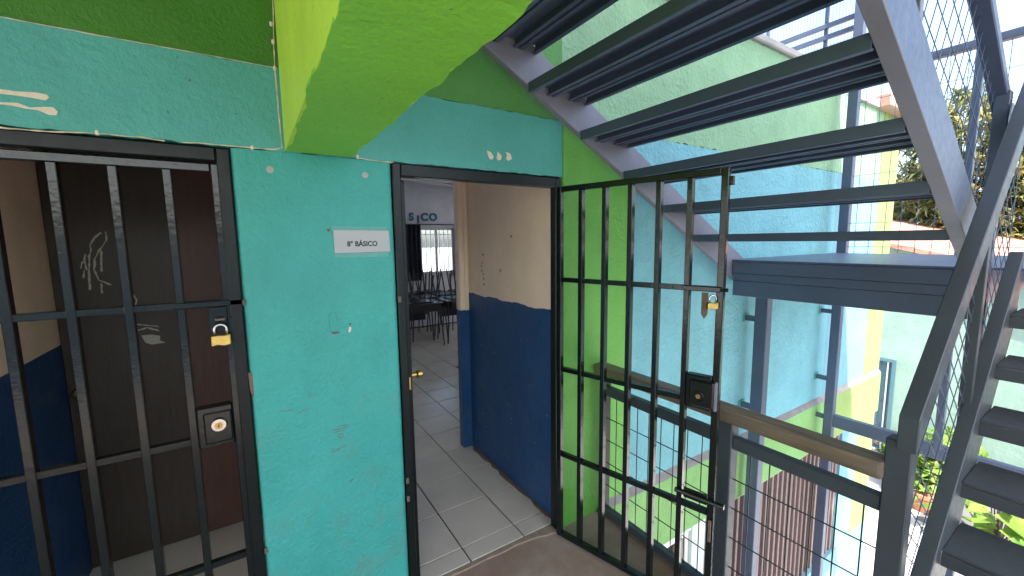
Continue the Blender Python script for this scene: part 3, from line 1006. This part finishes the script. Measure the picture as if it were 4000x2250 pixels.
for y0, y1 in ((.325, .372), (-.85, -.80)):
    MB().poly_xz([(1.50, .002), (1.75, .002), (2.98, tz(2.98) - .21), (2.98, tz(2.98) + .10), (1.50, .10)], y0, y1).build('stringer', 'steel_dk', st, .003)
for k in range(NT):
    x, z = X1 + RUN * k, RISE * (k + 1)
    tr = box('tread', 'steel_dk', st, x, x + .265, -.80, .324, z - .012, z, .002)
    box('nosing', 'steel_dk', tr, x - .004, x + .004, -.80, .324, z - .062, z - .0125, .001)
    box('back_lip', 'steel_dk', tr, x + .255, x + .265, -.80, .324, z - .05, z - .0125, .001)


def rz_(x):
    return 1.443 + .96 * (x - 2.0)           # top edge of the lower flight's handrail


MB().poly_xz([(1.70, rz_(1.70)), (3.1, rz_(3.1)), (3.1, rz_(3.1) - .115), (1.70, rz_(1.70) - .115)], .345, .395).build('handrail', 'steel_dk', st, .003)
for x in (2.42, ):
    box('baluster', 'steel_dk', st, x - .02, x + .02, .35, .385, tz(x) + .05, rz_(x) - .1, .002)
expanded(1.78, 2.96, lambda x: tz(x) - .05, lambda x: rz_(x) - .11, .37, (.042, .046), (.087, -.07), t=.0026)

# ------------------------------------------------------------------ railing on the roof behind the parapet
rr = thing('roof_railing', 'thin steel railing with two ribbed bars above the parapet coping', 'railing', (4.9, 2.1, 3.15))
for z in (3.765, 3.66):
    box('rail', 'steel', rr, 4.90, 4.93, 1.70, 2.55, z - .022, z + .022, .002)
for y in (2.5, 1.95):
    box('post', 'steel', rr, 4.931, 4.96, y - .015, y + .015, 3.151, 4.1, .002)
m = MB()
for i in range(40):
    m.tube([(4.965, 1.5 + .0275 * i, 3.27), (4.965, 1.5 + .0275 * i, 4.3)], .0016, 4)
for z in (3.4, 3.6, 3.8, 4.0, 4.2):
    m.tube([(4.968, 1.5, z), (4.968, 2.58, z)], .0016, 4)
tag(m.build('wire_mesh', 'steel', rr), None, None, kind='stuff')
fa = thing('roof_fascia', 'rusty pink sloping fascia at the far end of the green parapet', 'fascia', (6.5, YW, 3.1))
MB().poly_xz([(5.85, 3.101), (5.85, 3.24), (6.0, 3.22), (6.9, 3.08), (6.9, 2.86), (6.66, 2.86), (6.66, 3.101)], YW - .12, YW + .3).build('board', 'brownfascia', fa, .01)
MB().poly_xz([(5.10, 3.101), (5.10, 3.13), (5.5, 3.17), (5.84, 3.19), (5.84, 3.101)], YW - .03, YW + .25).build('coping', 'conc', fa, .004)

# ------------------------------------------------------------------ mint building across the yard
mbd = thing('mint_building', 'pale mint green building with red tiled roof across the courtyard', 'building', (11, 0, -2.8))
XM = 11.0
rzf = lambda y: 1.55 - .27 * (3.09 - y)
dy0, dy1, dzt = 2.665, 3.45, -.80
for a, b, z0, z1 in ((-9, dy0, -2.8, None), (dy1, 4.6, -2.8, None), (dy0, dy1, dzt, None)):
    m = MB()
    vs = [(XM, a, z0), (XM, b, z0), (XM, b, rzf(b)), (XM, a, rzf(a))]
    vs = vs + [(x + .25, y, z) for x, y, z in vs]
    m.add(vs, [(0, 1, 2, 3), (7, 6, 5, 4), (0, 4, 5, 1), (1, 5, 6, 2), (2, 6, 7, 3), (3, 7, 4, 0)]).build('wall', 'mint', mbd)
m = MB()
for i in range(70):
    y = 4.7 - .2 * i
    m.add([(XM - .25, y, rzf(y) + .01), (XM - .25, y - .19, rzf(y - .19) + .01), (XM + 7, y - .19, rzf(y - .19) + .3), (XM + 7, y, rzf(y) + .3),
           (XM - .25, y, rzf(y) + .10), (XM - .25, y - .19, rzf(y - .19) + .10), (XM + 7, y - .19, rzf(y - .19) + .40), (XM + 7, y, rzf(y) + .40)],
          [(0, 1, 2, 3), (7, 6, 5, 4), (0, 4, 5, 1), (1, 5, 6, 2), (2, 6, 7, 3), (3, 7, 4, 0)])
m.build('roof', 'rooftile', mbd)
dd = box('door', 'door_blue', mbd, XM + .05, XM + .09, dy0 + .07, dy1 - .07, -2.78, dzt - .07)
for a, b, c, e in ((dy0, dy0 + .069, -2.8, dzt), (dy1 - .069, dy1, -2.8, dzt), (dy0 + .07, dy1 - .07, dzt - .069, dzt)):
    box('door_frame', 'door_blue', dd, XM - .02, XM + .1, a, b, c, e, .004)
for y in (2.80, 2.93, 3.06, 3.2):
    box('door_bar', 'whitem' if y in (2.80,) else 'steel', dd, XM + .01, XM + .03, y - .012, y + .012, -2.78, dzt - .071)
for z in (-1.75, -2.25):
    box('door_bar', 'steel', dd, XM + .032, XM + .048, dy0 + .07, dy1 - .07, z - .02, z + .02)
box('door_panel', 'bar_pink', dd, XM + .031, XM + .049, dy0 + .10, dy1 - .1, -2.7, -2.3)


ob = thing('added_rear_building', 'added unseen two storey pale building behind the viewer, dims gate reflections', 'building', (-4, -18, -2.8))  # out of view, added to darken what the gates reflect
box('wall', 'white', ob, -30, 12, -19, -18, -2.8, 2.9)
box('roof', 'rooftile', ob, -30.5, 12.5, -19.5, -17.5, 2.9, 3.1)
for i in range(9):
    for z in (-1.6, 1.2):
        box('window', 'dark', ob, -26 + i * 4, -23.6 + i * 4, -18.0, -17.97, z, z + 1.2)

# ------------------------------------------------------------------ plants and trees
def rosette(m, c, r, n, wdt, rnd, up=.35):
    c = Vector(c)
    for i in range(n):
        th = rnd.uniform(0, 2 * math.pi)
        ph = rnd.uniform(-.5, 1.0)
        d = Vector((math.cos(th) * math.cos(ph), math.sin(th) * math.cos(ph), math.sin(ph) + up * .3)).normalized()
        L = r * rnd.uniform(.6, 1.1)
        s = d.cross(Vector((0, 0, 1))).normalized() * wdt * rnd.uniform(.7, 1.2)
        mid = c + d * L * .55
        tip = c + d * L + Vector((0, 0, -L * .28))
        m.add([c - s * .3, c + s * .3, mid + s, mid - s], [(0, 1, 2, 3)])
        m.add([mid - s, mid + s, tip], [(0, 1, 2)])


def tree(name, label, base, h, rad, nros, blade, mats, seed, wdt=.035):
    rnd = random.Random(seed)
    t = thing(name, label, 'tree', base, 'trees behind the mint building')
    bx, by, bz_ = base
    m = MB()
    m.tube([(bx, by, bz_), (bx + .1, by + .05, bz_ + h * .35), (bx - .05, by, bz_ + h * .65), (bx, by + .1, bz_ + h * .9)], [.17, .13, .09, .04], 9)
    pts = []
    for k in range(nros):
        while True:
            p = Vector((rnd.uniform(-1, 1), rnd.uniform(-1, 1), rnd.uniform(-1, 1)))
            if .35 < p.length < 1 and rnd.random() < .9:
                break
        q = Vector((bx + p.x * rad[0], by + p.y * rad[1], bz_ + h - rad[2] * .85 + p.z * rad[2]))
        pts.append(q)
    for q in pts[:26]:
        zz = bz_ + h * rnd.uniform(.3, .7)
        a = Vector((bx, by, zz))
        m.tube([a, (a + q) / 2 + Vector((0, 0, -.1)), q], [.05, .03, .015], 5)
    m.build('trunk', 'bark', t, smooth=True)
    ma, mb_ = MB(), MB()
    for i, q in enumerate(pts):
        rosette(ma if rnd.random() < .45 else mb_, q, blade * rnd.uniform(.7, 1.2), 20, wdt, rnd)
    tag(ma.build('crown', mats[0], t, fixn=False), None, None)
    tag(mb_.build('crown', mats[1], t, fixn=False), None, None)
    return t


tree('spiky_leaved_tree', 'tall tree with long yellow-green blades seen past the stair stringer', (17.2, 3.2, -2.8), 8.2, (1.7, 1.6, 2.6), 420, .5, ('leafA', 'leafB'), 11)
tree('spiky_leaved_tree', 'shorter dark spiky tree above the red tiled roof', (20.5, 4.75, -2.8), 6.7, (1.8, 1.1, 2.1), 300, .55, ('leafB', 'leafA'), 12)
tree('spiky_leaved_tree', 'broad spiky tree at the right edge behind the stair handrail', (18.5, 1.5, -2.8), 7.9, (1.7, 1.6, 2.7), 420, .5, ('leafA', 'leafB'), 13)


def shrub(label, base, r, h, n, leaf, mat, seed, grp):
    rnd = random.Random(seed)
    t = thing('garden_shrub', label, 'shrub', base, grp)
    bx, by, bz_ = base
    m = MB()
    for k in range(9):
        a = rnd.uniform(0, 6.28)
        m.tube([(bx, by, bz_), (bx + r * .4 * math.cos(a), by + r * .4 * math.sin(a), bz_ + h * .5), (bx + r * .7 * math.cos(a), by + r * .7 * math.sin(a), bz_ + h * .85)], [.012, .009, .004], 5)
    m.build('stems', 'bark', t)
    m = MB()
    for k in range(n):
        a, q = rnd.uniform(0, 6.28), math.sqrt(rnd.random())
        c = Vector((bx + r * q * math.cos(a), by + r * q * math.sin(a), bz_ + h * (rnd.uniform(.12, 1) * (1 - .35 * q * q))))
        d = Vector((rnd.uniform(-1, 1), rnd.uniform(-1, 1), rnd.uniform(-.3, .7))).normalized()
        s = d.cross(Vector((0, 0, 1))).normalized() * leaf * .32
        L = leaf * rnd.uniform(.7, 1.2)
        m.add([c, c + d * L * .45 + s, c + d * L + Vector((0, 0, -L * .2)), c + d * L * .45 - s], [(0, 1, 2, 3)])
    m.build('foliage', mat, t, fixn=False)
    return t


GG = 'shrubs in the courtyard garden'
shrub('low bright shrub against the mint wall right of the blue door', (10.6, 2.30, -2.8), .36, .75, 700, .13, 'leafC', 21, GG)
shrub('tall leafy shrub seen through the mesh of the lower flight', (9.6, 1.82, -2.8), .42, 1.15, 1100, .15, 'leafC', 22, GG)
shrub('rounded shrub at the foot of the mint wall below the grassy bank', (10.4, 1.72, -2.8), .5, 1.0, 1000, .14, 'leafC', 23, GG)
bk = thing('potted_plant', 'terracotta pot with small plant beside the leafy shrub', 'plant', (9.1, 1.72, -2.8))
MB().tube([(9.1, 1.72, -2.8), (9.1, 1.72, -2.58), (9.1, 1.72, -2.55), (9.1, 1.72, -2.5)], [.11, .15, .165, .165], 18).build('pot', 'pot', bk)
m = MB()
rosette(m, (9.1, 1.72, -2.5), .3, 40, .03, random.Random(5))
m.build('foliage', 'leafC', bk, fixn=False)
# big-leaved plant between the lower treads
bl = thing('broad_leaved_plant', 'broad leaved plant glimpsed between the treads of the lower flight', 'plant', (8.6, .85, -2.8))
rnd = random.Random(9)
m, ms_ = MB(), MB()
for k in range(26):
    a = rnd.uniform(0, 6.28)
    rr_ = rnd.uniform(.1, .55)
    c = Vector((8.6 + rr_ * math.cos(a), .85 + rr_ * math.sin(a), -2.8 + rnd.uniform(.35, 1.0)))
    ms_.tube([(8.6, .85, -2.8), c], [.012, .007], 5)
    d = Vector((math.cos(a), math.sin(a), -.25)).normalized()
    s = d.cross(Vector((0, 0, 1))).normalized()
    L = rnd.uniform(.25, .42)
    m.add([c - d * L * .15, c + d * L * .2 + s * L * .42, c + d * L, c + d * L * .2 - s * L * .42, c + d * L * .25 + Vector((0, 0, -.03))], [(0, 1, 4), (1, 2, 4), (2, 3, 4), (3, 0, 4)])
ms_.build('stems', 'bark', bl)
m.build('foliage', 'leafC', bl, fixn=False)

# ------------------------------------------------------------------ classroom things
for i, (a, b) in enumerate(wins):
    WZ1 = 2.0 if i == 1 else 2.65
    lab = ['wide barred classroom window nearest the open door leaf', 'white barred window at the far end of the classroom between dark curtains', 'barred classroom window hidden right of the beige passage wall'][i]
    wn = thing('classroom_window', lab, 'window', ((a + b) / 2, 8.05, WZ0), 'classroom windows')
    for x0, x1, z0, z1 in ((a, a + .04, WZ0, WZ1), (b - .04, b, WZ0, WZ1), (a + .041, b - .041, WZ0, WZ0 + .04), (a + .041, b - .041, WZ1 - .04, WZ1), ((a + b) / 2 - .025, (a + b) / 2 + .025, WZ0 + .041, WZ1 - .041)):
        box('frame', 'whitem', wn, x0, x1, 8.04, 8.09, z0, z1, .003)
    for x0, x1 in ((a + .041, (a + b) / 2 - .026), ((a + b) / 2 + .026, b - .041)):
        box('pane', 'glass', wn, x0, x1, 8.06, 8.066, WZ0 + .041, WZ1 - .041)
    n = int((b - a) / .105)
    for q in range(1, n + 1):
        x = a + (b - a) * q / (n + 1)
        box('bar', 'whitem', wn, x - .009, x + .009, 8.115, 8.135, WZ0, WZ1)
    box('bar_rail', 'whitem', wn, a, b, 8.136, 8.148, WZ1 - .14, WZ1 - .12)


def curtain(label, x0, x1, z0, z1, y, mat, nw):
    vs, fs = [], []
    n = nw * 8
    for i in range(n + 1):
        x = x0 + (x1 - x0) * i / n
        yy = y + .025 * math.sin(i / 8 * 2 * math.pi)
        vs += [(x, yy, z0), (x, yy, z1), (x, yy + .006, z0), (x, yy + .006, z1)]
    for i in range(n):
        a, b = 4 * i, 4 * i + 4
        fs += [(a, b, b + 1, a + 1), (a + 3, b + 3, b + 2, a + 2), (a, a + 2, b + 2, b), (a + 1, b + 1, b + 3, a + 3)]
    o = MB().add(vs, fs).build('curtain', mat, None, smooth=True)
    return tag(o, label, 'curtain', 'classroom curtains')


curtain('dark curtain gathered left of the far classroom window', 2.45, 2.90, .95, 2.06, 7.93, 'curtain', 5)
curtain('dark curtain gathered right of the far classroom window', 3.70, 4.02, .95, 2.06, 7.93, 'curtain', 4)
curtain('pale sheer curtain strip at the right edge of the far window', 3.585, 3.69, 1.0, 2.0, 7.93, 'sheer', 3)
tag(box('curtain_rod', 'leg', None, 2.45, 4.02, 7.955, 7.975, 2.062, 2.08), 'thin rod carrying the curtains over the far window', 'rod')
for ch, x, z in (('S', 2.69, 2.15), ('I', 2.85, 2.10), ('C', 2.935, 2.15), ('O', 3.11, 2.15)):
    c = bpy.data.curves.new('wall_letter', 'FONT')
    c.body = ch
    c.size = .205
    c.offset = .009
    c.extrude = .008
    to = bpy.data.objects.new('tmp_text', c)
    COL.objects.link(to)
    bpy.context.view_layer.update()
    me = bpy.data.meshes.new_from_object(to.evaluated_get(bpy.context.evaluated_depsgraph_get()))
    bpy.data.objects.remove(to)
    me.materials.clear()
    me.materials.append(M['letter'])
    o = bpy.data.objects.new('wall_letter', me)
    COL.objects.link(o)
    o.rotation_euler = (R(90), 0, 0)
    o.location = (x, 7.985, z)
    tag(o, 'blue card letter %s on the far classroom wall above the window' % ch, 'letter', 'blue letters over the classroom window')


def desk(name='school_desk'):
    t = thing(name, '', 'desk', (0, 0, 0), 'school desks in the classroom')
    box('top', 'desk', t, -.32, .32, -.23, .23, .70, .722, .006)
    box('book_box', 'desk_box', t, -.24, .24, -.225, .19, .585, .695, .004)
    for sx in (-1, 1):
        for sy in (-1, 1):
            MB().tube([(sx * .27, sy * .19, .70), (sx * .315, sy * .215, .0)], .0125, 8).build('leg', 'leg', t)
    return t


def chair(name='school_chair'):
    """upturned chair: seat resting on a desk top, legs in the air; origin at the seat"""
    t = thing(name, '', 'chair', (0, 0, 0), 'upturned chairs on the desks')
    box('seat', 'chair', t, -.19, .19, -.19, .19, .0, .018, .005)
    for sx in (-1, 1):
        for sy in (-1, 1):
            MB().tube([(sx * .15, sy * .15, .018), (sx * .20, sy * .20, .45)], .0135, 8).build('leg', 'leg', t)
    MB().tube([(-.17, -.18, .01), (-.17, -.262, -.02), (-.17, -.27, -.36)], .010, 8).build('back_tube', 'leg', t)
    MB().tube([(.17, -.18, .01), (.17, -.262, -.02), (.17, -.27, -.36)], .010, 8).build('back_tube', 'leg', t)
    box('backrest', 'chair', t, -.19, .19, -.285, -.273, -.36, -.18, .005)
    return t


def copy_tree(o, parent=None):
    c = o.copy()
    COL.objects.link(c)
    c.parent = parent
    for ch in list(o.children):
        copy_tree(ch, c)
    return c


dk, chp = desk(), chair()
spots = [(3.02, 6.52, .03, 'nearest the doorway on the right'), (2.58, 6.93, -.05, 'second from the doorway on the left'), (3.52, 7.45, .04, 'in the back row under the window'),
         (2.50, 7.55, .0, 'in the back row by the left curtain'), (2.30, 6.45, .02, 'at the front beside the open door leaf'), (2.95, 7.72, .0, 'right under the window sill'), (3.05, 7.12, -.04, 'in the middle of the group')]
for i, (x, y, a, lab) in enumerate(spots):
    t = dk if i == 0 else copy_tree(dk)
    t.location = (x, y, .013)
    t.rotation_euler = (0, 0, a)
    t['label'] = 'dark school desk %s' % lab
    c = chp if i == 0 else copy_tree(chp)
    c.location = (x, y + .05, .736)
    c.rotation_euler = (0, 0, a + math.pi + (.1 if i % 2 else -.08))
    c['label'] = 'upturned black chair on the desk %s' % lab
